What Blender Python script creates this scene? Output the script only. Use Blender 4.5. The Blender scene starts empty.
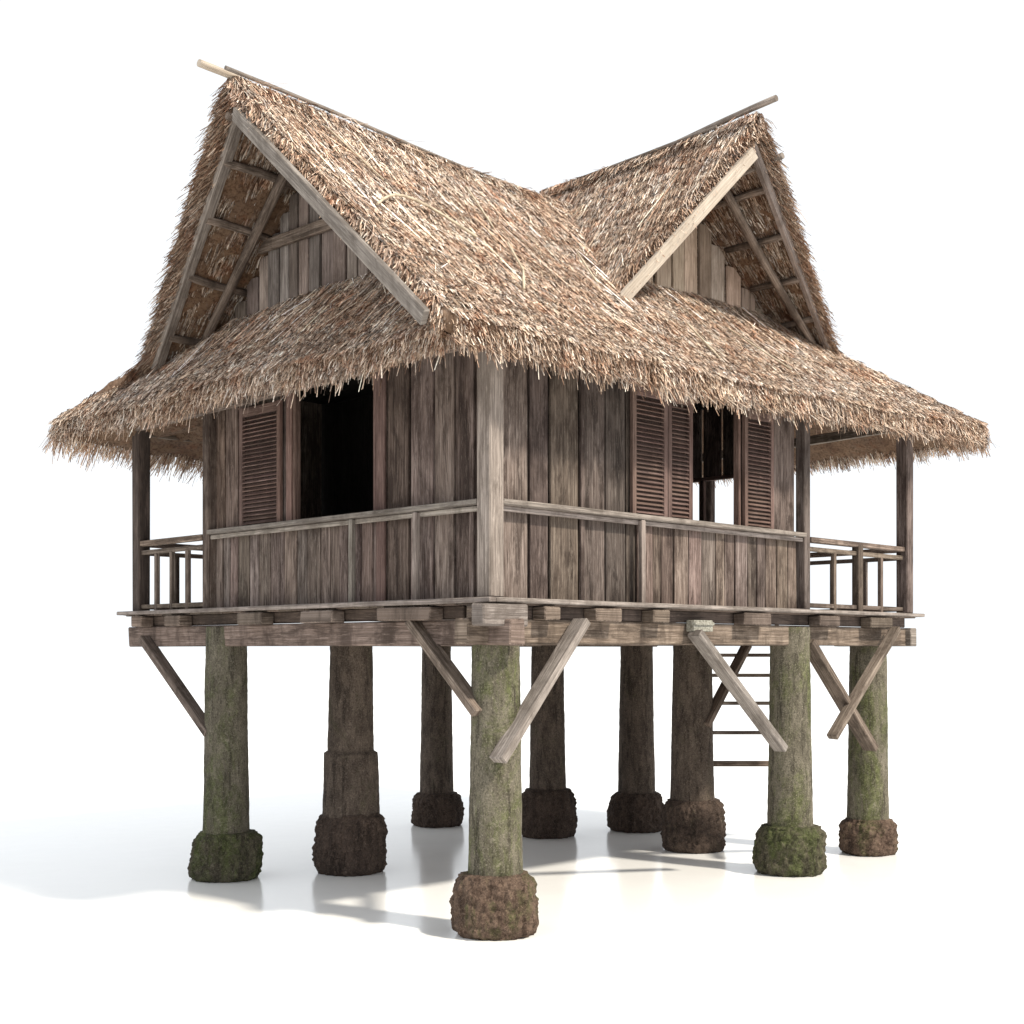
import bpy, math, random
import numpy as np
from mathutils import Vector, Matrix, noise
random.seed(7); np.random.seed(7)
R=random.uniform
C=bpy.context.scene.collection
GZ=-.20   # ground level

# ------------------------------------------------------------------ materials
def nt(name):
    m=bpy.data.materials.new(name); m.use_nodes=True
    t=m.node_tree; t.nodes.clear()
    o=t.nodes.new('ShaderNodeOutputMaterial'); p=t.nodes.new('ShaderNodeBsdfPrincipled')
    t.links.new(p.outputs[0],o.inputs[0]); return m,t,p
def N(t,k,**kw):
    n=t.nodes.new(k)
    for a,b in kw.items(): setattr(n,a,b)
    return n
def ramp(t,fac,stops):
    r=N(t,'ShaderNodeValToRGB'); e=r.color_ramp.elements
    while len(e)<len(stops): e.new(.5)
    for i,(p,c) in enumerate(stops):
        e[i].position=p; e[i].color=(*c,1)
    t.links.new(fac,r.inputs[0]); return r.outputs[0]
def noise_tex(t,vec,scale,detail=6,rough=.6,dist=0):
    n=N(t,'ShaderNodeTexNoise'); n.inputs['Scale'].default_value=scale; n.inputs['Detail'].default_value=detail
    n.inputs['Roughness'].default_value=rough; n.inputs['Distortion'].default_value=dist
    t.links.new(vec,n.inputs['Vector']); return n.outputs['Fac']
def mixc(t,fac,a,b,mode='MIX'):
    m=N(t,'ShaderNodeMix',data_type='RGBA',blend_type=mode)
    if isinstance(fac,(int,float)): m.inputs[0].default_value=fac
    else: t.links.new(fac,m.inputs[0])
    for i,x in ((6,a),(7,b)):
        if isinstance(x,tuple): m.inputs[i].default_value=(*x,1)
        else: t.links.new(x,m.inputs[i])
    return m.outputs[2]
def mapping(t,vec,s):
    m=N(t,'ShaderNodeMapping'); m.inputs['Scale'].default_value=s; t.links.new(vec,m.inputs[0]); return m.outputs[0]
def bump(t,h,p,st=.4,d=.01,prev=None):
    b=N(t,'ShaderNodeBump'); b.inputs['Strength'].default_value=st; b.inputs['Distance'].default_value=d
    t.links.new(h,b.inputs['Height'])
    if prev is not None: t.links.new(prev,b.inputs['Normal'])
    t.links.new(b.outputs[0],p.inputs['Normal']); return b.outputs[0]

def wood(name,dark,mid,light,stain=(.06,.045,.035),stamt=.8,speck=.4,wear=0):
    m,t,p=nt(name)
    uv=N(t,'ShaderNodeUVMap').outputs[0]
    geo=N(t,'ShaderNodeNewGeometry').outputs['Position']
    g=noise_tex(t,mapping(t,uv,(1.3,52,1)),1.0,9,.68,.5)
    f=noise_tex(t,mapping(t,uv,(4,190,1)),1.0,4,.6)
    col=ramp(t,g,[(.34,dark),(.5,mid),(.66,light)])
    col=mixc(t,.35,col,ramp(t,f,[(.38,dark),(.62,light)]))
    pt=noise_tex(t,mapping(t,uv,(1.1,6,1)),1.0,9,.74,.5)
    col=mixc(t,ramp(t,pt,[(.51,(0,0,0)),(.60,(stamt,)*3)]),col,stain)
    s=noise_tex(t,mapping(t,geo,(2.6,2.6,1.0)),1.3,8,.7,.3)
    sf=ramp(t,s,[(.46,(0,0,0)),(.62,(stamt,)*3)])
    col=mixc(t,sf,col,stain)
    s2=noise_tex(t,mapping(t,uv,(4,34,1)),1.0,8,.8)
    col=mixc(t,ramp(t,s2,[(.55,(0,0,0)),(.63,(speck,)*3)]),col,light)
    if wear:
        sx=N(t,'ShaderNodeSeparateXYZ'); t.links.new(geo,sx.inputs[0])
        mr=N(t,'ShaderNodeMapRange'); mr.inputs[1].default_value=3.9; mr.inputs[2].default_value=2.9
        t.links.new(sx.outputs[2],mr.inputs[0])
        wn=noise_tex(t,mapping(t,uv,(1.6,20,1)),1.0,9,.78,.3)
        wr_=ramp(t,wn,[(.52,(0,0,0)),(.60,(wear,)*3)])
        mm=N(t,'ShaderNodeMath',operation='MULTIPLY'); t.links.new(wr_,mm.inputs[0]); t.links.new(mr.outputs[0],mm.inputs[1])
        col=mixc(t,mm.outputs[0],col,tuple(x*1.15 for x in light))
    at=N(t,'ShaderNodeAttribute',attribute_name='Col')
    col=mixc(t,1.0,col,at.outputs['Color'],'MULTIPLY')
    t.links.new(col,p.inputs['Base Color'])
    p.inputs['Roughness'].default_value=.85; p.inputs['Specular IOR Level'].default_value=.2
    bump(t,g,p,.7,.016)
    return m
M_wall=wood('plank_wood',(.034,.024,.020),(.112,.082,.069),(.27,.225,.198),(.032,.022,.018),.8,.55,.5)
M_beam=wood('beam_wood',(.050,.036,.028),(.145,.107,.085),(.34,.275,.228),(.050,.036,.028),.75)
M_rail=wood('rail_wood',(.080,.067,.058),(.210,.178,.156),(.42,.365,.325),(.090,.072,.060),.6)
M_shut=wood('shutter_wood',(.062,.037,.031),(.140,.088,.074),(.27,.185,.158),(.068,.041,.034),.6)
M_pale=wood('pale_wood',(.30,.245,.19),(.44,.37,.30),(.58,.51,.43),(.28,.22,.175),.4,.2)
M_gable=wood('gable_wood',(.17,.13,.10),(.36,.29,.235),(.56,.47,.39),(.15,.115,.085),.55,.3)
M_dark=wood('dark_wood',(.03,.022,.018),(.075,.055,.045),(.16,.12,.10),(.04,.03,.025))
M_black=wood('painted_shade_wood',(.006,.005,.004),(.012,.010,.009),(.022,.018,.016),(.006,.005,.004))  # near-black colour paints the room's shade into the indoor boards

m,t,p=nt('thatch'); M_thatch=m
at=N(t,'ShaderNodeAttribute',attribute_name='Col')
geo=N(t,'ShaderNodeNewGeometry').outputs['Position']
n1=noise_tex(t,geo,1.9,9,.78,.3); n2=noise_tex(t,geo,30,4,.7); n3=noise_tex(t,mapping(t,geo,(1.7,1.7,1.7)),1.1,8,.75,.5); n4=noise_tex(t,geo,3.6,9,.8,.2)
c=mixc(t,1.0,at.outputs['Color'],ramp(t,n1,[(.36,(.66,.55,.49)),(.50,(1.0,.955,.92)),(.62,(1.28,1.26,1.23))]),'MULTIPLY')
c=mixc(t,ramp(t,n3,[(.44,(0,0,0)),(.58,(.8,.8,.8))]),c,mixc(t,1.0,c,(.85,.89,.97),'MULTIPLY'))
c=mixc(t,ramp(t,n4,[(.52,(0,0,0)),(.62,(.85,.85,.85))]),c,mixc(t,1.0,c,(.88,.64,.52),'MULTIPLY'))
c=mixc(t,1.0,c,ramp(t,n2,[(.36,(.52,.46,.43)),(.49,(1.04,1.02,1.0)),(.64,(1.25,1.23,1.22))]),'MULTIPLY')
t.links.new(c,p.inputs['Base Color']); p.inputs['Roughness'].default_value=.8; p.inputs['Specular IOR Level'].default_value=.2

def pillar_mat(name,base,base2,moss,amount,rock=False):
    m,t,p=nt(name)
    geo=N(t,'ShaderNodeNewGeometry').outputs['Position']
    a=noise_tex(t,mapping(t,geo,(1,1,.4)),9,10,.75)
    b=noise_tex(t,mapping(t,geo,(1,1,.5)),3.0,10,.78,.5)
    d=noise_tex(t,geo,62,6,.8)
    e=noise_tex(t,mapping(t,geo,(1,1,.16)),12,8,.75)
    f=noise_tex(t,geo,14,6,.7)
    col=ramp(t,a,[(.36,base),(.62,base2)])
    lo=.60-amount*.32
    col=mixc(t,ramp(t,b,[(max(.02,lo),(0,0,0)),(min(.98,lo+.13),(.85,.85,.85))]),col,mixc(t,ramp(t,f,[(.4,(0,0,0)),(.6,(1,1,1))]),tuple(x*.5 for x in moss),tuple(x*1.2 for x in moss)))
    col=mixc(t,ramp(t,e,[(.52,(0,0,0)),(.60,(.75,.75,.75))]),col,tuple(x*.5 for x in base))
    col=mixc(t,ramp(t,f,[(.60,(0,0,0)),(.66,(.45,.45,.45))]),col,tuple(min(1,x*1.4+.02) for x in base2))
    col=mixc(t,ramp(t,d,[(.55,(0,0,0)),(.62,(.5,.5,.5))]),col,tuple(min(1,x*1.7+.02) for x in base2))
    col=mixc(t,ramp(t,d,[(.38,(.85,.85,.85)),(.45,(0,0,0))]),col,tuple(x*.35 for x in base))
    t.links.new(col,p.inputs['Base Color'])
    p.inputs['Roughness'].default_value=.95; p.inputs['Specular IOR Level'].default_value=.15
    w=N(t,'ShaderNodeTexVoronoi'); w.inputs['Scale'].default_value=26 if rock else 70; t.links.new(geo,w.inputs['Vector'])
    b1=bump(t,w.outputs['Distance'],p,.6 if rock else .2,.025)
    b2=bump(t,e,p,.7,.02,b1)
    bump(t,d,p,.5,.012,b2)
    return m
MP_green=pillar_mat('mossy_pillar',(.078,.068,.050),(.180,.160,.122),(.100,.112,.042),.42)
MP_mid=pillar_mat('weathered_pillar',(.068,.059,.045),(.142,.126,.096),(.078,.087,.038),.38)
MP_brown=pillar_mat('brown_pillar',(.050,.038,.031),(.125,.098,.078),(.075,.068,.042),.2)
MB_red=pillar_mat('red_rock',(.062,.040,.030),(.150,.104,.077),(.080,.088,.034),.28,True)
MB_green=pillar_mat('green_rock',(.045,.038,.028),(.105,.092,.064),(.068,.082,.028),.5,True)
MB_dark=pillar_mat('dark_rock',(.040,.029,.024),(.092,.066,.052),(.065,.06,.035),.1,True)

m,t,p=nt('white_ground'); M_ground=m
geo=N(t,'ShaderNodeNewGeometry').outputs['Position']
g=noise_tex(t,geo,.25,3,.5)
t.links.new(ramp(t,g,[(.3,(.955,.95,.93)),(.7,(.965,.963,.955))]),p.inputs['Base Color'])
g2=noise_tex(t,geo,1.4,4,.6)
rr=N(t,'ShaderNodeMapRange'); rr.inputs[3].default_value=.10; rr.inputs[4].default_value=.24
t.links.new(g2,rr.inputs[0]); t.links.new(rr.outputs[0],p.inputs['Roughness'])
m,t,p=nt('dull_metal'); M_metal=m
p.inputs['Roughness'].default_value=.5
geo=N(t,'ShaderNodeNewGeometry').outputs['Position']
t.links.new(ramp(t,noise_tex(t,geo,40,4),[(.4,(.16,.15,.12)),(.6,(.34,.33,.28))]),p.inputs['Base Color'])

# ------------------------------------------------------------------ mesh builder
class MB:
    def __init__(s): s.v=[];s.f=[];s.uv=[];s.c=[];s.mi=[];s.smooth=[]
    def beam(s,p0,p1,w,h,up=(0,0,1),col=None,tint=.16,warp=0,mi=0):
        p0=Vector(p0);p1=Vector(p1); d=(p1-p0); L=d.length; d.normalize(); up=Vector(up)
        sd=d.cross(up)
        if sd.length<1e-4: sd=d.cross(Vector((1,0,0)))
        sd.normalize(); up=sd.cross(d).normalized()
        if col is None:
            k=1+R(-tint,tint); col=(k*(1+R(-.04,.04)),k,k*(1+R(-.04,.04)),1)
        b=len(s.v); uo=R(0,50); vo=R(0,50)
        w*=1+R(-.03,.03)*(warp>0)
        for e,(q) in enumerate((p0,p1)):
            for (a,c) in ((-1,-1),(1,-1),(1,1),(-1,1)):
                pt=q+sd*(a*w/2)+up*(c*h/2)
                if warp: pt+=Vector((R(-warp,warp),R(-warp,warp),R(-warp,warp)))
                s.v.append(tuple(pt)); s.c.append(col)
        offs=[0,w,w+h,2*w+h,2*w+2*h]
        for i in range(4):
            j=(i+1)%4
            s.f.append([b+i,b+j,b+4+j,b+4+i])
            s.uv+=[(uo,vo+offs[i]),(uo,vo+offs[i+1]),(uo+L,vo+offs[i+1]),(uo+L,vo+offs[i])]
            s.mi.append(mi); s.smooth.append(False)
        for base,o in ((b,[3,2,1,0]),(b+4,[0,1,2,3])):
            s.f.append([base+k for k in o])
            s.uv+=[(uo,vo),(uo+.02,vo),(uo+.02,vo+w),(uo,vo+w)]; s.mi.append(mi); s.smooth.append(False)
    def tube(s,p0,p1,r0,r1=None,seg=9,rings=8,bend=0.01,col=None,mi=0):
        if r1 is None:r1=r0
        p0=Vector(p0);p1=Vector(p1);d=p1-p0;L=d.length;d.normalize()
        a=d.cross(Vector((0,0,1)))
        if a.length<1e-3:a=Vector((1,0,0))
        a.normalize();bb=d.cross(a)
        if col is None:
            k=1+R(-.15,.15); col=(k,k,k,1)
        b=len(s.v); uo=R(0,40);vo=R(0,40);ph=R(0,6)
        for i in range(rings+1):
            t=i/rings; q=p0+d*L*t+a*bend*math.sin(t*5+ph)+bb*bend*math.sin(t*4+ph*2)
            r=r0+(r1-r0)*t; r*=1+R(-.04,.04)
            for j in range(seg):
                an=2*math.pi*j/seg
                s.v.append(tuple(q+(a*math.cos(an)+bb*math.sin(an))*r)); s.c.append(col)
        for i in range(rings):
            for j in range(seg):
                k=(j+1)%seg
                s.f.append([b+i*seg+j,b+i*seg+k,b+(i+1)*seg+k,b+(i+1)*seg+j])
                u0=uo+L*i/rings;u1=uo+L*(i+1)/rings;v0=vo+j/seg*6.28*r0;v1=vo+(j+1)/seg*6.28*r0
                s.uv+=[(u0,v0),(u0,v1),(u1,v1),(u1,v0)]; s.mi.append(mi); s.smooth.append(True)
        s.f.append([b+j for j in range(seg)][::-1]); s.uv+=[(uo+.01*j,vo) for j in range(seg)]; s.mi.append(mi); s.smooth.append(False)
        s.f.append([b+rings*seg+j for j in range(seg)]); s.uv+=[(uo+.01*j,vo) for j in range(seg)]; s.mi.append(mi); s.smooth.append(False)

BASE=Vector((3.5,2.9,GZ)); house=bpy.data.objects.new('stilt_house',None); house.location=BASE; C.objects.link(house)
house.empty_display_size=.5
house['label']='weathered wooden stilt house with shaggy cross-gabled thatched roof on mossy pillars'
house['category']='house'
WPOS={house.name:BASE}
def finish(name,vs,faces,mats,parent,uvs=None,cols=None,mi=None,smooth=None,bevel=0,label=None):
    vs=np.asarray(vs,dtype=np.float64)
    ctr=(vs.min(0)+vs.max(0))/2
    me=bpy.data.meshes.new(name)
    me.from_pydata((vs-ctr).tolist(), [], faces)
    if uvs is not None:
        l=me.uv_layers.new(name='UVMap'); l.data.foreach_set('uv',np.asarray(uvs,dtype=np.float32).ravel())
    a=me.color_attributes.new('Col','FLOAT_COLOR','POINT')
    if cols is None: cols=np.ones((len(vs),4))
    a.data.foreach_set('color',np.asarray(cols,dtype=np.float32).ravel())
    for m in mats: me.materials.append(m)
    if mi is not None: me.polygons.foreach_set('material_index',np.asarray(mi,dtype=np.int32))
    if smooth is not None: me.polygons.foreach_set('use_smooth',np.asarray(smooth,dtype=bool))
    me.update()
    ob=bpy.data.objects.new(name,me); C.objects.link(ob)
    ctr=Vector(ctr)
    if parent is not None:
        ob.parent=parent; ob.location=ctr-WPOS[parent.name]
    else: ob.location=ctr
    WPOS[ob.name]=ctr
    if bevel:
        b=ob.modifiers.new('Bevel','BEVEL'); b.width=bevel; b.segments=1; b.limit_method='ANGLE'; b.angle_limit=math.radians(50)
    if label: ob['label']=label
    return ob
def done(mb,name,mats,parent=house,bevel=.006,label=None):
    return finish(name,mb.v,mb.f,mats,parent,mb.uv,mb.c,mb.mi,mb.smooth,bevel,label)

# ------------------------------------------------------------------ roof surfaces
V1=2.46; U2=3.86; ZR2=7.66
UE0,UE1,VE0,VE1=-.84,8.02,-.46,6.05
def z1(u): return 7.26+.12*np.clip((2.8-u)/3.6,0,1.1)**2
def Pv(u,v):
    lift=.20*np.clip((u-2)/6,0,2)**1.5
    t=(v-VE0)/(V1-VE0); e=4.74+lift
    return e+(z1(u)-e)*t-.08*np.sin(math.pi*np.clip(t,0,1))
def Back(u,v):
    return np.where(v<4.74,z1(u)-.93*(v-V1),z1(u)-.93*(4.74-V1)-.42*(v-4.74))
def zr(u): return np.where(u<6.35,ZR2-.70*(u-U2),ZR2-.70*(6.35-U2)-.62*(u-6.35))
def H1(u,v): return np.minimum(np.minimum(Pv(u,v),Back(u,v)),zr(u))
def zridge2(v): return .08*np.clip((1.5-v)/1.6,0,1.1)**2-.03
SL=1.40
def H2(u,v):
    zl=ZR2-SL*(U2-u); zb=ZR2-1.7*(v-3.0)
    return np.minimum(np.minimum(zl,zr(u)),zb)+zridge2(v)
def Pu(u): return 4.68+.95*(u-UE0)
def H3(u,v): return Pu(u)+0*v-.03*np.sin(v*2)
def uf(v): return np.interp(v,[VE0,-.15,.3,V1,4.74,VE1],[UE0-.05,-.88,-.82,-.90,-.45,UE0])
def vf(u): return np.interp(u,[2.4,U2,6.4],[.90,.0,.72])
def h3lo(u): return VE0+.10+.97*(u-UE0)
def h3hi(u):
    z=Pu(u); zk=5.24
    return np.minimum(VE1,np.where(z<zk,4.74+(zk-z)/.42,V1+(7.33-z)/.93))
def S1(s,t):
    v=VE0+(VE1-VE0)*t; a=uf(v); u=a+(UE1-a)*s
    return u,v,H1(u,v)
def S2(s,t):
    u=2.35+(6.45-2.35)*s; a=vf(u); v=a+(3.9-a)*t
    return u,v,H2(u,v)
def S3(s,t):
    u=UE0+(.2-UE0)*s; a=h3lo(u); b=h3hi(u); v=a+(b-a)*t
    return u,v,H3(u,v)
keep1=lambda u,v,z: np.ones_like(u,bool)
keep2=lambda u,v,z: z>H1(u,v)-.10
keep3=keep1
TH=.13
RV=[];RF=[];RC=[];nv=0
def add(vs,fs,cs):
    global nv
    RV.append(vs);RF.append(fs+nv);RC.append(cs);nv+=len(vs)
def slab(S,keep,ns,ntt,th):
    s,t=np.meshgrid(np.linspace(0,1,ns+1),np.linspace(0,1,ntt+1),indexing='ij')
    u,v,z=S(s,t); k=keep(u,v,z)
    jit=np.random.normal(0,.010,z.shape)
    top=np.stack([u,v,z+jit],-1).reshape(-1,3); bot=top.copy(); bot[:,2]-=th*1.35+np.random.normal(0,.012,len(bot))
    n=len(top); idx=np.arange(n).reshape(ns+1,ntt+1)
    fk=(k[:-1,:-1]&k[1:,:-1]&k[1:,1:]&k[:-1,1:])
    A,B,Cc,D=idx[:-1,:-1][fk],idx[1:,:-1][fk],idx[1:,1:][fk],idx[:-1,1:][fk]
    f=[np.stack([A,B,Cc,D],-1),np.stack([D+n,Cc+n,B+n,A+n],-1)]
    from collections import Counter
    e=Counter(); dr={}
    for q in f[0].tolist():
        for i in range(4):
            a,b=q[i],q[(i+1)%4]; kk=(min(a,b),max(a,b)); e[kk]+=1; dr[kk]=(a,b)
    side=[[b,a,a+n,b+n] for kk,cn in e.items() if cn==1 for a,b in [dr[kk]]]
    f.append(np.array(side))
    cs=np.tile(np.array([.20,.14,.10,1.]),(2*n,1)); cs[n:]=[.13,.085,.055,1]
    add(np.concatenate([top,bot]),np.concatenate(f),cs)
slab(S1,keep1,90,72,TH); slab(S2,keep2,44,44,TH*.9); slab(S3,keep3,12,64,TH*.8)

PAL=np.array([[.56,.45,.35],[.41,.31,.235],[.68,.575,.475],[.27,.185,.135],[.88,.81,.71],[.44,.31,.235],[.55,.50,.45],[.12,.08,.06]])
PW=np.array([.19,.16,.19,.12,.14,.09,.09,.08])
def colors(n,k=1.0,w=None):
    w=PW if w is None else w
    c=PAL[np.random.choice(len(PAL),n,p=w/w.sum())]*np.random.uniform(.72,1.2,(n,1))*k
    return np.minimum(c,.92)
def nrm(a): return a/np.maximum(np.linalg.norm(a,axis=1,keepdims=True),1e-9)
def blades(root,d,nr,L,W,col,a,b,droop,yaw=.16,twist=.6):
    n=len(root); side=nrm(np.cross(d,nr))
    d=nrm(d+side*np.random.normal(0,yaw,(n,1))); side=nrm(np.cross(d,nr))
    tw=np.random.uniform(-twist,twist,(n,1)); sd=nrm(side*np.cos(tw)+nr*np.sin(tw))
    L=L[:,None];W=W[:,None];a=a[:,None];b=b[:,None];droop=np.asarray(droop).reshape(-1,1)
    Z=np.array([[0,0,1.]])
    p0=root; p1=root+d*L*.5+nr*a-Z*droop*.3; p2=root+d*L+nr*b-Z*droop
    vs=np.stack([p0-sd*W,p0+sd*W,p1-sd*W*.98,p1+sd*W*.98,p2-sd*W*.85,p2+sd*W*.85],1).reshape(-1,3)
    i=np.arange(n)[:,None]*6
    f=np.concatenate([i+np.array([[0,1,3,2]]),i+np.array([[2,3,5,4]])])
    cc=np.concatenate([col,np.ones((n,1))],1)
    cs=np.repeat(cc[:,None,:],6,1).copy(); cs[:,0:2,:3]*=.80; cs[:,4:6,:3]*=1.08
    add(vs,f,cs.reshape(-1,4))
def field(S,keep,H,n,srange=(0,1),trange=(0,1),under=False,k=1.0,lmin=.03,lmax=.13,wmin=.0022,wmax=.0058,yaw=.13,stickp=.02,saw_=.026,base=0):
    s=np.random.uniform(*srange,n);t=np.random.uniform(*trange,n)
    u,v,z=S(s,t); m=keep(u,v,z); u,v,z=u[m],v[m],z[m]; n=len(u)
    e=.03; hx=(H(u+e,v)-H(u-e,v))/(2*e); hy=(H(u,v+e)-H(u,v-e))/(2*e)
    nr=nrm(np.stack([-hx,-hy,np.ones(n)],-1)); g=hx**2+hy**2
    d=nrm(np.stack([-hx,-hy,-g],-1))
    root=np.stack([u,v,z],-1)
    L=np.random.uniform(lmin,lmax,n)*np.random.uniform(.6,1,n)
    if under:
        root[:,2]-=TH*1.35; nr=-nr
    else:
        wob=.10*np.sin(u*1.9+v*1.3)+.06*np.sin(u*5.1-v*4.2)+.04*np.sin(u*11+v*13)
        saw=np.mod(-z/.14+wob*2.2,1.0)
        root+=nr*(base+np.random.uniform(-.004,.012,(n,1))+saw_*saw[:,None])
    stick=np.where(np.random.rand(n)<stickp,.028,0)
    blades(root,d,nr,L,np.random.uniform(wmin,wmax,n),colors(n,k),np.random.uniform(.0,.003,n),np.random.uniform(-.008,.006,n)+stick,np.random.uniform(0,.002,n),yaw)
field(S1,keep1,H1,290000,(0,1),(0,.47))
field(S1,keep1,H1,20000,(0,1),(.44,1),wmin=.005,wmax=.010,lmin=.15,lmax=.4)
field(S2,keep2,H2,95000,(0,1),(0,1))
field(S3,keep3,H3,100000)
for (S_,K_,H_,a_,kind) in ((S1,keep1,H1,1.0,1),(S3,keep3,H3,.35,3),(S2,keep2,H2,.35,2)):
    full=((0,1),(0,.45)) if kind==1 else ((0,1),(0,1))
    mid={1:((0,.93),(.09,.45)),2:((0,1),(0,1)),3:((.45,1),(0,1))}[kind]
    lng={1:((0,.85),(.19,.45)),2:((.2,.8),(.05,.8)),3:((.75,1),(.05,.95))}[kind]
    field(S_,K_,H_,int(3200*a_),*mid,k=1.35,lmin=.3,lmax=.75,wmin=.0022,wmax=.0045,yaw=.09,base=.02,saw_=0)
    field(S_,K_,H_,int(2200*a_),*mid,k=1.3,lmin=.10,lmax=.4,wmin=.002,wmax=.0045,yaw=.6,base=.02)
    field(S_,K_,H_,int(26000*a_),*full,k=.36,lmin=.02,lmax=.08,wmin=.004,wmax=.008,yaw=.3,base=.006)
    field(S_,K_,H_,int(170*a_),*lng,k=1.4,lmin=.8,lmax=1.2,wmin=.005,wmax=.0085,yaw=.14,base=.035,saw_=0,stickp=0)
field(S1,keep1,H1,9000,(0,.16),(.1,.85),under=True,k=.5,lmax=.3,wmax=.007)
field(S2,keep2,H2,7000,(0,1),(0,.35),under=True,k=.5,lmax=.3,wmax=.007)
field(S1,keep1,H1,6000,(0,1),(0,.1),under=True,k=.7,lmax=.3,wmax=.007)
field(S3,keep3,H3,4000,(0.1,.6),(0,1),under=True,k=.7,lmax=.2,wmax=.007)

def fringe(pts_fn,H,n,outdir,lmin,lmax,th=TH*1.3,k=1.0,down=.75,yaw=.22,jitter=.02,inset=.12,w=None):
    q=np.random.uniform(0,1,n); u,v=pts_fn(q); z=H(u,v)
    n=len(u); root=np.stack([u,v,z-np.random.uniform(-.02,th,n)],-1)+np.random.normal(0,jitter,(n,3))*np.array([1,1,.3])
    o=np.tile(np.array([outdir],float),(n,1))
    d=o.copy(); d[:,2]-=down*np.random.uniform(.6,1.35,n)
    d=nrm(d); root-=o*np.random.uniform(0,inset,(n,1))
    up=np.tile([[0,0,1.]],(n,1)); nr=nrm(np.cross(np.cross(d,up),d))
    cl=.65+.5*np.abs(np.sin(q*97+np.sin(q*31)*3))*np.random.uniform(.5,1,n)
    L=np.random.uniform(lmin,lmax,n)*cl
    blades(root,d,nr,L,np.random.uniform(.0025,.0055,n),colors(n,k,w),np.random.uniform(-.01,.012,n),np.random.uniform(-.015,.015,n),np.random.uniform(0,.02,n),yaw)
FW=np.array([.2,.2,.14,.14,.05,.2,.05,.05])
fe=lambda q:(UE0+(UE1-UE0)*q,VE0+0*q); fl=lambda q:(UE0+0*q,VE0+.1+(VE1-VE0-.1)*q)
fringe(fe,H1,22000,(0,-1,0),.03,.10,down=1.1,yaw=.16)
fringe(fe,H1,6500,(0,-.2,0),.07,.17,inset=.5,down=1.0,k=.75,yaw=.14)
fringe(fe,H1,650,(0,-.3,0),.15,.27,inset=.4,down=.9,yaw=.35)
fringe(fl,H3,18000,(-1,0,0),.03,.10,down=1.1,yaw=.16,th=TH*1.2)
fringe(fl,H3,5500,(-.2,0,0),.06,.16,inset=.5,down=1.0,k=.75,yaw=.14,th=TH)
fringe(fl,H3,480,(-.3,0,0),.15,.27,inset=.4,down=.9,yaw=.35)
fringe(lambda q:(UE0+(UE1-UE0)*q,VE1+0*q),H1,5000,(0,.6,0),.15,.38,w=FW)
fringe(lambda q:(UE1+0*q,VE0+(VE1-VE0)*q),H1,6000,(.6,0,0),.08,.22)
def g1near(q): v=-.40+(V1+.40)*q; return uf(v),v
def g1back(q): v=V1+(4.95-V1)*q; return uf(v),v
fringe(g1near,H1,8500,(-.6,-.35,0),.04,.12,down=.75,inset=.10,th=TH*1.1,w=FW)
fringe(g1back,H1,7500,(-.45,.7,0),.08,.24,down=.75,inset=.14,th=TH*1.15,k=.75,w=FW)
def g2l(q): u=2.5+(U2-2.5)*q; return u,vf(u)
def g2r(q): u=U2+(6.4-U2)*q; return u,vf(u)
fringe(g2l,H2,5500,(-.4,-.75,0),.05,.15,down=.7,th=TH*1.2,w=FW)
fringe(g2r,H2,6500,(.6,-.45,0),.08,.22,down=.7,th=TH*1.1,k=.8,w=FW)
def ridge(n,fn,across,k=1.0):
    q=np.random.uniform(0,1,n); P=fn(q); n=len(P)
    sgn=np.where(np.random.rand(n)<.5,-1,1)[:,None]
    d=nrm(np.array([across])*sgn+np.array([[0,0,-.8]])+np.random.normal(0,.12,(n,3)))
    up=np.tile([[0,0,1.]],(n,1)); nr=nrm(np.cross(np.cross(d,up),d))
    blades(P,d,nr,np.random.uniform(.06,.18,n),np.random.uniform(.0025,.0055,n),colors(n,k),np.random.uniform(0,.02,n),np.random.uniform(-.01,.01,n),np.random.uniform(0,.02,n),.2)
ridge(8500,lambda q:np.stack([-.88+4.64*q,V1+np.random.normal(0,.03,len(q)),z1(-.84+4.6*q)+np.random.uniform(-.02,.035,len(q))],-1),(0,1,0))
ridge(6000,lambda q:np.stack([U2+np.random.normal(0,.03,len(q)),3.0*q,ZR2+zridge2(3.0*q)+np.random.uniform(-.02,.035,len(q))],-1),(1,0,0))
allv=np.concatenate(RV); allf=np.concatenate(RF); allc=np.concatenate(RC)
ctr=(allv.min(0)+allv.max(0))/2
me=bpy.data.meshes.new('roof'); me.vertices.add(len(allv)); me.vertices.foreach_set('co',(allv-ctr).astype(np.float32).ravel())
me.loops.add(len(allf)*4); me.loops.foreach_set('vertex_index',allf.astype(np.int32).ravel())
me.polygons.add(len(allf)); me.polygons.foreach_set('loop_start',np.arange(0,len(allf)*4,4,dtype=np.int32))
me.update(calc_edges=True)
a=me.color_attributes.new('Col','FLOAT_COLOR','POINT'); a.data.foreach_set('color',allc.astype(np.float32).ravel())
me.materials.append(M_thatch)
roof=bpy.data.objects.new('roof',me); C.objects.link(roof); roof.parent=house; roof.location=Vector(ctr)-BASE; WPOS[roof.name]=Vector(ctr)
roof['label']='shaggy brown straw thatch with two crossing ridges'

def h(fn,*a): return float(fn(*[np.float64(x) for x in a]))
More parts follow.
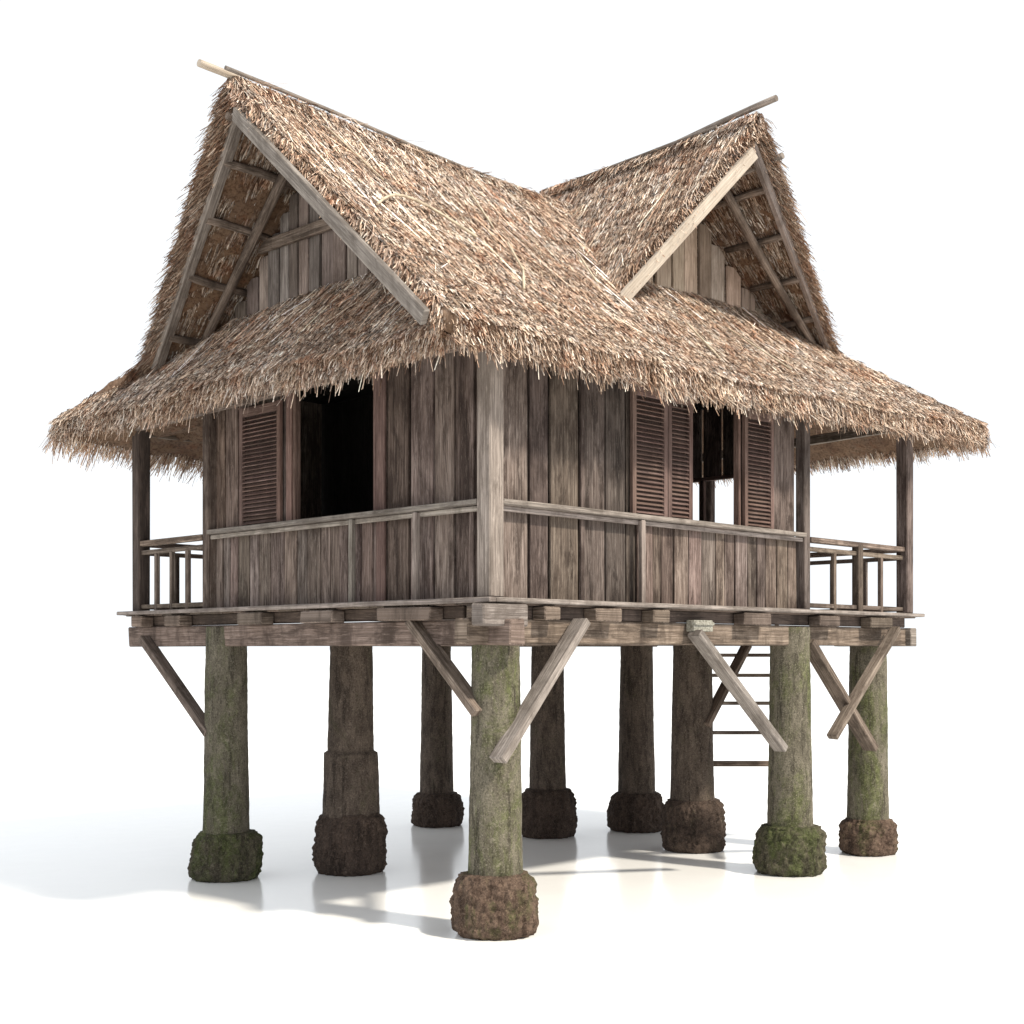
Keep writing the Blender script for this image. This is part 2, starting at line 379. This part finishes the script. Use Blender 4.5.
# ------------------------------------------------------------------ roof timbers (children of roof)
def sheetpt(Hf,u,v,dz): return (u,v,h(Hf,u,v)+dz)
b=MB()
b.beam((-.93,V1-.12,h(Pv,-.84,V1-.12)-.25),(-1.0,-.33,h(Pv,-.8,-.33)-.15),.05,.13,up=(0,1,1),warp=.004); done(b,'barge_board',[M_rail],roof)
b=MB(); b.beam((-.76,V1+.04,h(z1,-.84)-.27),(-.38,4.72,h(Back,-.4,4.72)-.23),.07,.11,up=(0,-1,1),warp=.004); done(b,'barge_board',[M_rail],roof)
b=MB(); b.beam((U2-.10,vf(U2)+.0,ZR2-.38),(2.48,float(vf(2.5))-.08,ZR2-SL*(U2-2.48)-.12),.05,.13,up=(-1,0,1),warp=.004); done(b,'barge_board',[M_pale],roof,label='pale wooden barge board')
b=MB(); b.beam((U2,vf(U2)+.10,ZR2-.24),(6.34,float(vf(6.34))+.0,h(zr,6.34)-.18),.06,.10,up=(1,0,1),warp=.004); done(b,'barge_board',[M_rail],roof)
def rafter(pa,pb,r=.035,mat=M_beam):
    b=MB(); b.tube(pa,pb,r,r*.85,rings=6,bend=.012); done(b,'rafter',[mat],roof,0)
rafter((-.10,V1+.02,h(z1,-.10)-.31),(-.06,4.40,h(Back,-.10,4.40)-.28),.055)
rafter((-.28,V1-.02,h(z1,-.28)-.31),(-.28,.9,h(Pv,-.28,.9)-.28),.05)
rafter((U2+.02,.62,ZR2-.33),(6.2,.80,h(zr,6.2)-.29),.052)
rafter((U2-.02,.62,ZR2-.33),(3.0,.62,ZR2-SL*(U2-3.0)-.3),.045)
for vv in (2.85,3.30,3.78,4.30):
    b=MB(); b.tube((float(uf(vv))+.10,vv,h(Back,-.4,vv)-.225),(.2,vv+.02,h(Back,-.0,vv)-.225),.040,rings=4); done(b,'batten',[M_beam],roof,0)
for vv in (1.0,1.6):
    b=MB(); b.tube((float(uf(vv))+.10,vv,h(Pv,-.4,vv)-.225),(.2,vv,h(Pv,-.0,vv)-.225),.036,rings=4); done(b,'batten',[M_beam],roof,0)
for uu in (4.35,4.85,5.35,5.85):
    b=MB(); b.tube((uu,float(vf(uu))+.05,h(zr,uu)-.22),(uu,1.15,h(zr,uu)-.22),.038,rings=4); done(b,'batten',[M_beam],roof,0)
def pole(pa,pb,r,mat=M_rail,bend=.012):
    b=MB(); b.tube(pa,pb,r,r*.8,rings=12,bend=bend); done(b,'ridge_pole',[mat],roof,0)
pole((-1.22,V1+.0,7.42),(-.35,V1+.05,7.36),.036,M_pale)
pole((-1.0,V1-.08,7.41),(2.2,V1-.07,h(z1,2.2)+.01),.020)
pole((.2,V1+.03,h(z1,.2)+.02),(3.4,V1,h(z1,3.4)+.02),.018)
pole((U2,-.20,7.80),(U2,1.6,7.66),.034)
pole((U2-.06,.5,7.69),(U2-.04,3.1,7.63),.020)
pole((U2+.35,-.05,7.36),(U2+.3,1.1,7.20),.034)
pole((-.93,V1+.0,7.02),(.2,V1,6.96),.036,M_beam)
def loose(pts,r):
    b=MB(); P=[Vector(x) for x in pts]
    for i in range(len(P)-1): b.tube(P[i],P[i+1],r,r,seg=6,rings=1,bend=0,col=(1.3,1.3,1.2,1))
    done(b,'loose_reed',[M_pale],roof,0)
loose([sheetpt(Pv,-.42+.13*i,.95+.26*math.sin(i/9*math.pi),.07+.04*math.sin(i/9*math.pi)) for i in range(10)],.013)
loose([sheetpt(Pv,.55,.15,.07),sheetpt(Pv,.9,.5,.09),sheetpt(Pv,1.15,.95,.11)],.012)
loose([sheetpt(Pv,2.2,.75,.07),sheetpt(Pv,2.4,1.2,.12)],.009)
loose([sheetpt(Pv,2.9,-.2,.06),sheetpt(Pv,3.1,.35,.09)],.009)
loose([sheetpt(Pv,4.3,-.1,.06),sheetpt(Pv,4.0,.5,.08)],.008)
loose([sheetpt(Pv,1.3,1.3,.06),sheetpt(Pv,1.55,1.95,.08)],.009)
loose([sheetpt(Pv,.1,1.5,.06),sheetpt(Pv,-.1,2.1,.08)],.009)

# ------------------------------------------------------------------ walls
FT=2.62
def wall(axis,c,a0,a1,zt,holes,name='wall',mat=M_wall,z0=FT-.02,bevel=.005,wr=(.24,.40),label=None):
    b=MB(); zt_=zt if callable(zt) else (lambda q:zt); z0_=z0 if callable(z0) else (lambda q:z0)
    cuts=sorted(set([a0,a1]+[x for hh in holes for x in hh[:2] if a0<x<a1])); strips=[]
    for i in range(len(cuts)-1):
        x=cuts[i]; e=cuts[i+1]
        while x<e-1e-6:
            w=R(*wr)
            if e-(x+w)<.12: w=e-x
            strips.append((x,min(e,x+w))); x+=w
    for (x,e) in strips:
        m_=(x+e)/2; segs=[(z0_(m_),zt_(m_))]
        for hh in holes:
            if hh[0]<m_<hh[1]: segs=[(z0_(m_),hh[2]),(hh[3],zt_(m_))]
        for (za,zb) in segs:
            if zb-za<.03: continue
            off=R(-.016,.016)
            k=R(.6,1.35); col=(k*R(.98,1.10),k,k*R(.92,1.04),1)
            P=(lambda zz:(c+off,m_,zz)) if axis=='u' else (lambda zz:(m_,c+off,zz))
            Wd=e-x-R(.018,.032)
            up=(1,0,0) if axis=='u' else (0,1,0)
            b.beam(P(za),P(zb),Wd,.034,up=up,col=col,warp=.004)
    return done(b,name,[mat],house,bevel,label)
def post(x,y,z0,z1_,w,mat=M_beam,name='post',par=house):
    b=MB(); b.beam((x,y,z0),(x,y,z1_),w,w,up=(0,1,0),warp=.003); return done(b,name,[mat],par,.012)
WU,WV=.12,.12; EU,EV=4.72,4.28
under=lambda u,v: min(5.4,h(H1,u,v)-.28)
wall('u',WU,WV+.05,EV-.03,lambda q:min(5.2,h(H1,WU,q)-.25),[(1.58,2.86,3.38,4.85)])
wall('v',WV,WU+.05,EU-.03,lambda q:under(q,WV),[(2.80,3.64,3.38,4.85)])
wall('u',EU,WV+.05,EV-.03,lambda q:under(EU,q),[(.75,2.0,3.40,4.16)])
wall('v',EV,WU+.05,EU-.03,lambda q:under(q,EV),[])
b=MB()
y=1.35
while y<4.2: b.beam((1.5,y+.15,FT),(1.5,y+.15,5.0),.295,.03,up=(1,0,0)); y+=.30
done(b,'added_dark_partition',[M_black],house,0)  # partition added behind the window so the opening stays dark
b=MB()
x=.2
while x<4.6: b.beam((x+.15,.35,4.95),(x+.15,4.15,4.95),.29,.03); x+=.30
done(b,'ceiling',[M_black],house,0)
def cladding(axis,c,a0,a1):
    b=MB(); x=a0
    while x<a1-1e-6:
        w=R(.13,.24)
        if a1-(x+w)<.06: w=a1-x
        m_=x+w/2; off=R(-.006,.006); k=R(.70,1.30); col=(k*R(.98,1.10),k,k*R(.92,1.04),1)
        P=(lambda zz:(c+off,m_,zz)) if axis=='u' else (lambda zz:(m_,c+off,zz))
        b.beam(P(FT),P(3.375+R(-.008,.006)),w-R(.010,.020),.022,up=(1,0,0) if axis=='u' else (0,1,0),col=col,warp=.003); x+=w
    done(b,'cladding',[M_wall],house,.004)
cladding('u',WU-.034,1.62,EV-.06); cladding('v',WV-.034,1.98,EU-.06)
def trimv(axis,c,pos,z0,z1_,w=.05,mat=M_wall,name='wall_batten'):
    b=MB(); P=(lambda z:(c,pos,z)) if axis=='u' else (lambda z:(pos,c,z))
    b.beam(P(z0),P(z1_),w,.028,up=(1,0,0) if axis=='u' else (0,1,0)); done(b,name,[mat],house,.004)
trimv('u',WU-.040,.30,FT,5.0); trimv('v',WV-.040,1.22,FT,4.85)
# gable walls
wall('u',.16,V1-1.6,V1+1.75,lambda q:float(min(Pv(.1,q),Back(.1,q)))-.20,[],z0=5.36,wr=(.15,.22),mat=M_rail,label='vertical gable planks of weathered grey wood')
wall('v',1.22,2.85,6.0,lambda q:float(H2(np.float64(q),np.float64(1.2)))-.17,[],z0=5.80,wr=(.22,.30),mat=M_gable,label='vertical gable planks of pale brown wood')
b=MB(); b.beam((.10,V1-.85,6.24),(.10,V1+1.0,6.26),.05,.12); done(b,'tie_beam',[M_beam])
# posts
post(.03,.03,FT,4.95,.165,M_rail,'corner_post')
post(.05,EV+.02,FT,5.1,.12,M_wall); post(EU+.02,.05,FT,4.95,.12,M_wall); post(EU+.02,EV+.02,FT,5.2,.12,M_wall)
post(.05,5.72,FT,4.72,.15,M_dark,'veranda_post'); post(6.9,.03,FT,4.90,.15,M_wall,'veranda_post')
post(6.9,5.72,FT,4.70,.13,M_wall,'veranda_post'); post(6.9,2.9,FT,5.0,.12,M_wall,'veranda_post'); post(3.4,5.72,FT,4.70,.12,M_wall,'veranda_post')
for pa,pb in (((-.02,.1,4.78),(-.02,5.8,4.70)),((.1,-.02,4.80),(7.0,-.02,4.84)),((6.9,0,4.86),(6.9,5.8,4.70)),((0,5.72,4.66),(7.0,5.72,4.66))):
    b=MB(); b.beam(pa,pb,.08,.11); done(b,'wall_plate',[M_beam])
for uu in (5.3,6.0,6.7,7.4):
    b=MB(); b.tube((uu,-.3,h(H1,uu,-.3)-.25),(uu,1.2,h(H1,uu,1.2)-.25),.028,rings=4); done(b,'rafter',[M_beam],roof,0)
for vv in (4.7,5.3):
    b=MB(); b.tube((-.6,vv,h(Pu,-.6)-.24),(.1,vv,h(Pu,.1)-.24),.028,rings=4); done(b,'rafter',[M_beam],roof,0)

# ------------------------------------------------------------------ windows
def window(axis,c,a,bb,z0,z1_,sh,fw=.04,mull=False):
    m_=MB(); P=(lambda q,z,o=0:(c+o,q,z)) if axis=='u' else (lambda q,z,o=0:(q,c+o,z))
    up=(1,0,0) if axis=='u' else (0,1,0)
    for q in (a+fw/2,bb-fw/2): m_.beam(P(q,z0),P(q,z1_),fw,.07,up=up)
    m_.beam(P(a+fw,z0+.025),P(bb-fw,z0+.025),.07,.05); m_.beam(P(a+fw,z1_-.02),P(bb-fw,z1_-.02),.07,.04)
    if mull: m_.beam(P((a+bb)/2,z0+.05),P((a+bb)/2,z1_-.04),.07,.05,up=up)
    w=done(m_,'window',[M_shut],house,.006)
    for (s0,s1,kind) in sh:
        k=MB(); o=-.05; zz0,zz1=z0-.02,4.66
        st=.055
        for q in (s0+st/2,s1-st/2): k.beam(P(q,zz0,o),P(q,zz1,o),st,.04,up=up)
        for z in (zz0+.05,zz1-.05): k.beam(P(s0+st,z,o),P(s1-st,z,o),.036,.09)
        z=zz0+.12
        while z<zz1-.1:
            n=(-.72,0,1) if axis=='u' else (0,-.72,1)
            k.beam(P(s0+st,z,o),P(s1-st,z,o),.05,.010,up=n)
            z+=.042
        k.beam(P((s0+s1)/2,zz0+.06,o+.022),P((s0+s1)/2,zz1-.06,o+.022),s1-s0-.1,.006,up=up,col=(.35,.35,.35,1))
        done(k,'shutter',[M_shut],w,.003)
window('u',WU-.01,1.58,2.86,3.38,4.82,[(3.03,3.74,'louver')])
window('v',WV-.01,2.80,3.64,3.38,4.82,[(1.88,2.40,'louver'),(2.41,2.79,'louver'),(3.66,4.18,'louver')])
window('u',EU+.0,.75,2.0,3.40,4.16,[],mull=True)
trimv('u',WU-.045,2.91,3.40,4.8,.09,M_shut,'window_jamb'); trimv('u',WU-.045,1.50,FT,4.8,.12,M_shut,'window_jamb')

# ------------------------------------------------------------------ railings
RZ=3.42
def rail_facade(axis,a0,a1,posts,name='railing'):
    b=MB(); c=-.01; P=(lambda q,z,o=0:(c+o,q,z)) if axis=='u' else (lambda q,z,o=0:(q,c+o,z))
    b.beam(P(a0,RZ),P(a1,RZ),.06,.045,warp=.003)
    b.beam(P(a0,RZ-.05,.03),P(a1,RZ-.05,.03),.025,.045)
    for q in posts: b.beam(P(q,FT+.0),P(q,RZ-.03),.055,.05,up=(1,0,0) if axis=='u' else (0,1,0))
    done(b,name,[M_rail],house,.006)
rail_facade('u',.12,EV-.05,[.92,1.82]); rail_facade('v',.12,EU-.04,[1.95])
def rail_open(pa,pb,n,z=3.38,thick=None):
    b=MB(); pa=Vector(pa);pb=Vector(pb)
    A=lambda t,zz:(pa.x+(pb.x-pa.x)*t,pa.y+(pb.y-pa.y)*t,zz)
    b.beam(A(0,z),A(1,z),.08,.06,warp=.003); b.beam(A(0,z-.10),A(1,z-.10),.035,.05)
    for i in range(1,n): b.beam(A(i/n,FT),A(i/n,z-.12),.05,.05,up=(0,1,0))
    if thick is not None: b.beam(A(thick,FT),A(thick,z),.10,.09,up=(0,1,0))
    b.beam(A(0,FT+.05),A(1,FT+.05),.04,.05)
    done(b,'railing',[M_beam],house,.006)
rail_open((.03,EV+.1),(.03,5.66),4); rail_open((EU+.1,.03),(6.84,.03),4,thick=.5)
rail_open((6.9,.10),(6.9,2.84),6); rail_open((6.9,2.96),(6.9,5.66),6); rail_open((.1,5.72),(3.34,5.72),8); rail_open((3.46,5.72),(6.84,5.72),8)

# ------------------------------------------------------------------ platform
b=MB(); y=-.06
while y<5.86:
    w=min(R(.16,.22),5.88-y); b.beam((-.06,y+w/2,FT-.03),(7.0,y+w/2,FT-.03),w-.008,.05,up=(0,0,1),warp=.002); y+=w
done(b,'floor',[M_beam],house,.004)
for pa,pb in (((-.10,-.14,2.60),(-.10,5.94,2.60)),((-.06,-.10,2.60),(7.08,-.10,2.60)),((7.04,-.06,2.60),(7.04,5.94,2.60)),((-.06,5.92,2.60),(7.0,5.92,2.60))):
    b=MB(); b.beam(pa,pb,.075,.045,warp=.003); done(b,'floor_edge_board',[M_rail],house,.008)
def beam(pa,pb,w,hh,name='floor_beam',mat=M_beam,bv=.012,up=(0,0,1)):
    b=MB(); b.beam(pa,pb,w,hh,up=up,warp=.005); return done(b,name,[mat],house,bv)
beam((.08,-.24,2.335),(.08,5.9,2.335),.18,.22)
beam((-.24,.10,2.342),(7.0,.10,2.342),.175,.215)
for yy in (1.9,3.9,5.5): beam((.18,yy,2.33),(6.95,yy,2.33),.15,.19)
beam((4.6,.19,2.335),(4.6,5.8,2.335),.15,.17); beam((6.45,.19,2.335),(6.45,5.8,2.335),.15,.17)
beam((.05,.35,2.51),(.05,5.85,2.51),.05,.12,'rim_joist',M_dark); beam((.35,.05,2.51),(6.9,.05,2.51),.05,.12,'rim_joist',M_dark)
for vv,ln in ((.95,.70),(2.20,.50),(3.30,.42),(4.75,.32),(5.5,.22)):
    beam((-.14,vv,2.50),(.02,vv,2.50),ln,.115,'joist',M_beam,.010)
for uu,ln in ((.62,.20),(1.35,.34),(2.10,.24),(3.65,.46),(5.0,.40),(6.1,.50)):
    beam((uu,-.13,2.50),(uu,.02,2.50),ln,.115,'joist',M_beam,.010)
beam((-.24,-.10,2.475),(.27,-.10,2.475),.15,.18,'joist',M_rail,.014)
beam((6.97,-.05,2.34),(6.97,1.0,2.34),.14,.22,'joist',M_rail,.01)
b=MB(); b.beam((2.62,-.055,2.42),(2.92,-.055,2.42),.10,.11,col=(1,1,1,1)); b.beam((2.62,-.115,2.44),(2.92,-.115,2.44),.02,.03,col=(1,1,1,1)); done(b,'metal_bracket',[M_metal],house,.006)

# ------------------------------------------------------------------ pillars
def lathe(cx,cy,prof,seg,amp,freq,seed,rough=0,fr=11):
    vs=[];fs=[]
    n=len(prof)
    for i,(r,z) in enumerate(prof):
        for j in range(seg):
            a=2*math.pi*j/seg; d=Vector((math.cos(a),math.sin(a),0))
            q=Vector((d.x*r,d.y*r,z))*freq+Vector((seed*7.3,seed*3.1,0))
            k=noise.noise(q)*amp+noise.noise(q*2.7)*amp*.5
            if rough:
                vd=noise.voronoi(Vector((d.x*r,d.y*r,z))*fr+Vector((seed,seed,seed)))[0][0]
                k+=(.35-vd)*rough
                k+=noise.noise(q*9)*rough*.7+noise.noise(q*19)*rough*.4
            rr=max(.01,r+k*(1 if r>.05 else 0))
            vs.append((cx+d.x*rr,cy+d.y*rr,max(GZ+.002,z+GZ)))
    for i in range(n-1):
        for j in range(seg):
            k=(j+1)%seg; fs.append([i*seg+j,i*seg+k,(i+1)*seg+k,(i+1)*seg+j])
    fs.append([j for j in range(seg)][::-1]); fs.append([(n-1)*seg+j for j in range(seg)])
    return vs,fs
def pillar(x,y,r,br,bh,mat,bmat,seed,collar=None,label=None,blabel=None,top=2.28):
    PT=top-GZ
    prof=[]
    z=bh*.75
    while z<PT:
        t=(z-bh)/(PT-bh); rr=r*(1.13-.15*min(1,max(0,t))**.8)
        if collar and z<collar: rr*=1.16
        prof.append((rr,z)); z+=.025
    prof.append((r*.97,PT))
    vs,fs=lathe(x,y,prof,72,.006,1.6,seed,rough=.004,fr=16)
    pl=finish('pillar',vs,fs,[mat],house,None,None,None,[True]*len(fs),0,label)
    bp=[]
    n=36
    bp.append((br*.88,0.0))
    for i in range(n+1):
        t=i/n; a=(t-.47)*2
        bp.append((br*(1.0-min(1,abs(a))**6*.17-.03*t),.010+t*(bh-.010)))
    bp.append((br*.72,bh+.008)); bp.append((r*1.0,bh+.02))
    vs,fs=lathe(x,y,bp,170,.040,2.2,seed+5,rough=.034,fr=13)
    finish('pillar_base',vs,fs,[bmat],pl,None,None,None,[True]*len(fs),0,blabel)
rb='rough reddish rock footing'; gb='moss covered rock footing'; db='dark brown rock footing'
gl='green mossy round pillar'; bl='dark brown round pillar'
pillar(.20,.14,.205,.37,.50,MP_green,MB_red,1,None,gl,rb)
pillar(.12,4.10,.215,.37,.48,MP_mid,MB_green,2,None,gl,gb,2.43)
pillar(4.60,.12,.215,.38,.50,MP_green,MB_green,3,None,gl,gb,2.43)
pillar(6.42,.24,.215,.34,.40,MP_green,MB_red,4,None,gl,rb)
pillar(1.3,3.5,.235,.39,.64,MP_brown,MB_dark,5,1.28,bl,db)
pillar(4.5,5.7,.205,.35,.44,MP_brown,MB_dark,6,None,bl,db)
pillar(4.8,3.9,.21,.37,.60,MP_brown,MB_dark,7,None,bl,db)
pillar(6.03,3.44,.22,.37,.50,MP_brown,MB_dark,8,None,bl,db)
pillar(5.15,1.85,.235,.38,.60,MP_brown,MB_dark,9,None,bl,db)

# ------------------------------------------------------------------ braces
def brace(pa,pb,w=.11,t=.06,mat=M_beam,up=(0,1,0)):
    beam(pa,pb,t,w,'brace',mat,.008,up)
brace((-.06,.92,2.44),(.0,.12,1.66),.14,.08,up=(1,0,0))
brace((1.0,-.12,2.44),(-.02,-.11,1.28),.16,.08,mat=M_rail)
brace((-.06,5.45,2.32),(-.05,4.14,1.32),.14,.08,up=(1,0,0))
brace((2.62,-.11,2.36),(4.08,-.11,1.16),.15,.08,mat=M_rail)
brace((4.70,-.03,2.28),(6.02,-.03,1.06),.18,.08)
brace((6.42,-.12,2.44),(5.05,-.12,1.24),.12,.07)
brace((5.1,1.62,1.30),(5.95,1.62,2.25),.13,.08)
lad=MB(); A=Vector((6.26,2.57,0)); B=Vector((6.96,1.87,0))
lad.beam((A.x,A.y,.55),(A.x,A.y,2.55),.06,.05,up=(1,1,0)); lad.beam((B.x,B.y,.62),(B.x,B.y,2.55),.05,.05,up=(1,1,0))
for z in (.72,1.12,1.50,1.86,2.12,2.34):
    lad.beam((A.x,A.y,z),(B.x,B.y,z),.07,.045 if z>.8 else .07)
done(lad,'ladder',[M_beam],house,.005)

# ------------------------------------------------------------------ ground, light, camera
me=bpy.data.meshes.new('ground'); S=3000
me.from_pydata([(-S,-S,0),(S,-S,0),(S,S,0),(-S,S,0)],[],[(0,1,2,3)]); me.materials.append(M_ground)
g=bpy.data.objects.new('ground',me); g.location=(0,0,GZ); C.objects.link(g); g['kind']='structure'; g['label']='smooth glossy white floor'

w=bpy.data.worlds.new('World'); bpy.context.scene.world=w; w.use_nodes=True
bg=w.node_tree.nodes['Background']; bg.inputs[0].default_value=(.93,.965,1.0,1); bg.inputs[1].default_value=1.12
sd=bpy.data.lights.new('sun','SUN'); sd.energy=5.0; sd.angle=math.radians(3.5); sd.color=(1,.92,.79)
so=bpy.data.objects.new('sun',sd); C.objects.link(so)
el=math.radians(47); az=math.radians(-80); fr=Vector((math.cos(az)*math.cos(el),math.sin(az)*math.cos(el),math.sin(el)))
so.rotation_euler=fr.to_track_quat('Z','Y').to_euler()
cd=bpy.data.cameras.new('camera'); cam=bpy.data.objects.new('camera',cd); C.objects.link(cam)
cd.sensor_width=36; cd.lens=1340/1024*36; cd.shift_y=138/1024; cd.clip_end=10000
cam.location=(-7.693,-7.948,2.187); cam.rotation_euler=(math.radians(90),0,math.radians(-45))
sc=bpy.context.scene; sc.camera=cam
sc.view_settings.view_transform='Standard'; sc.view_settings.look='None'; sc.view_settings.exposure=0
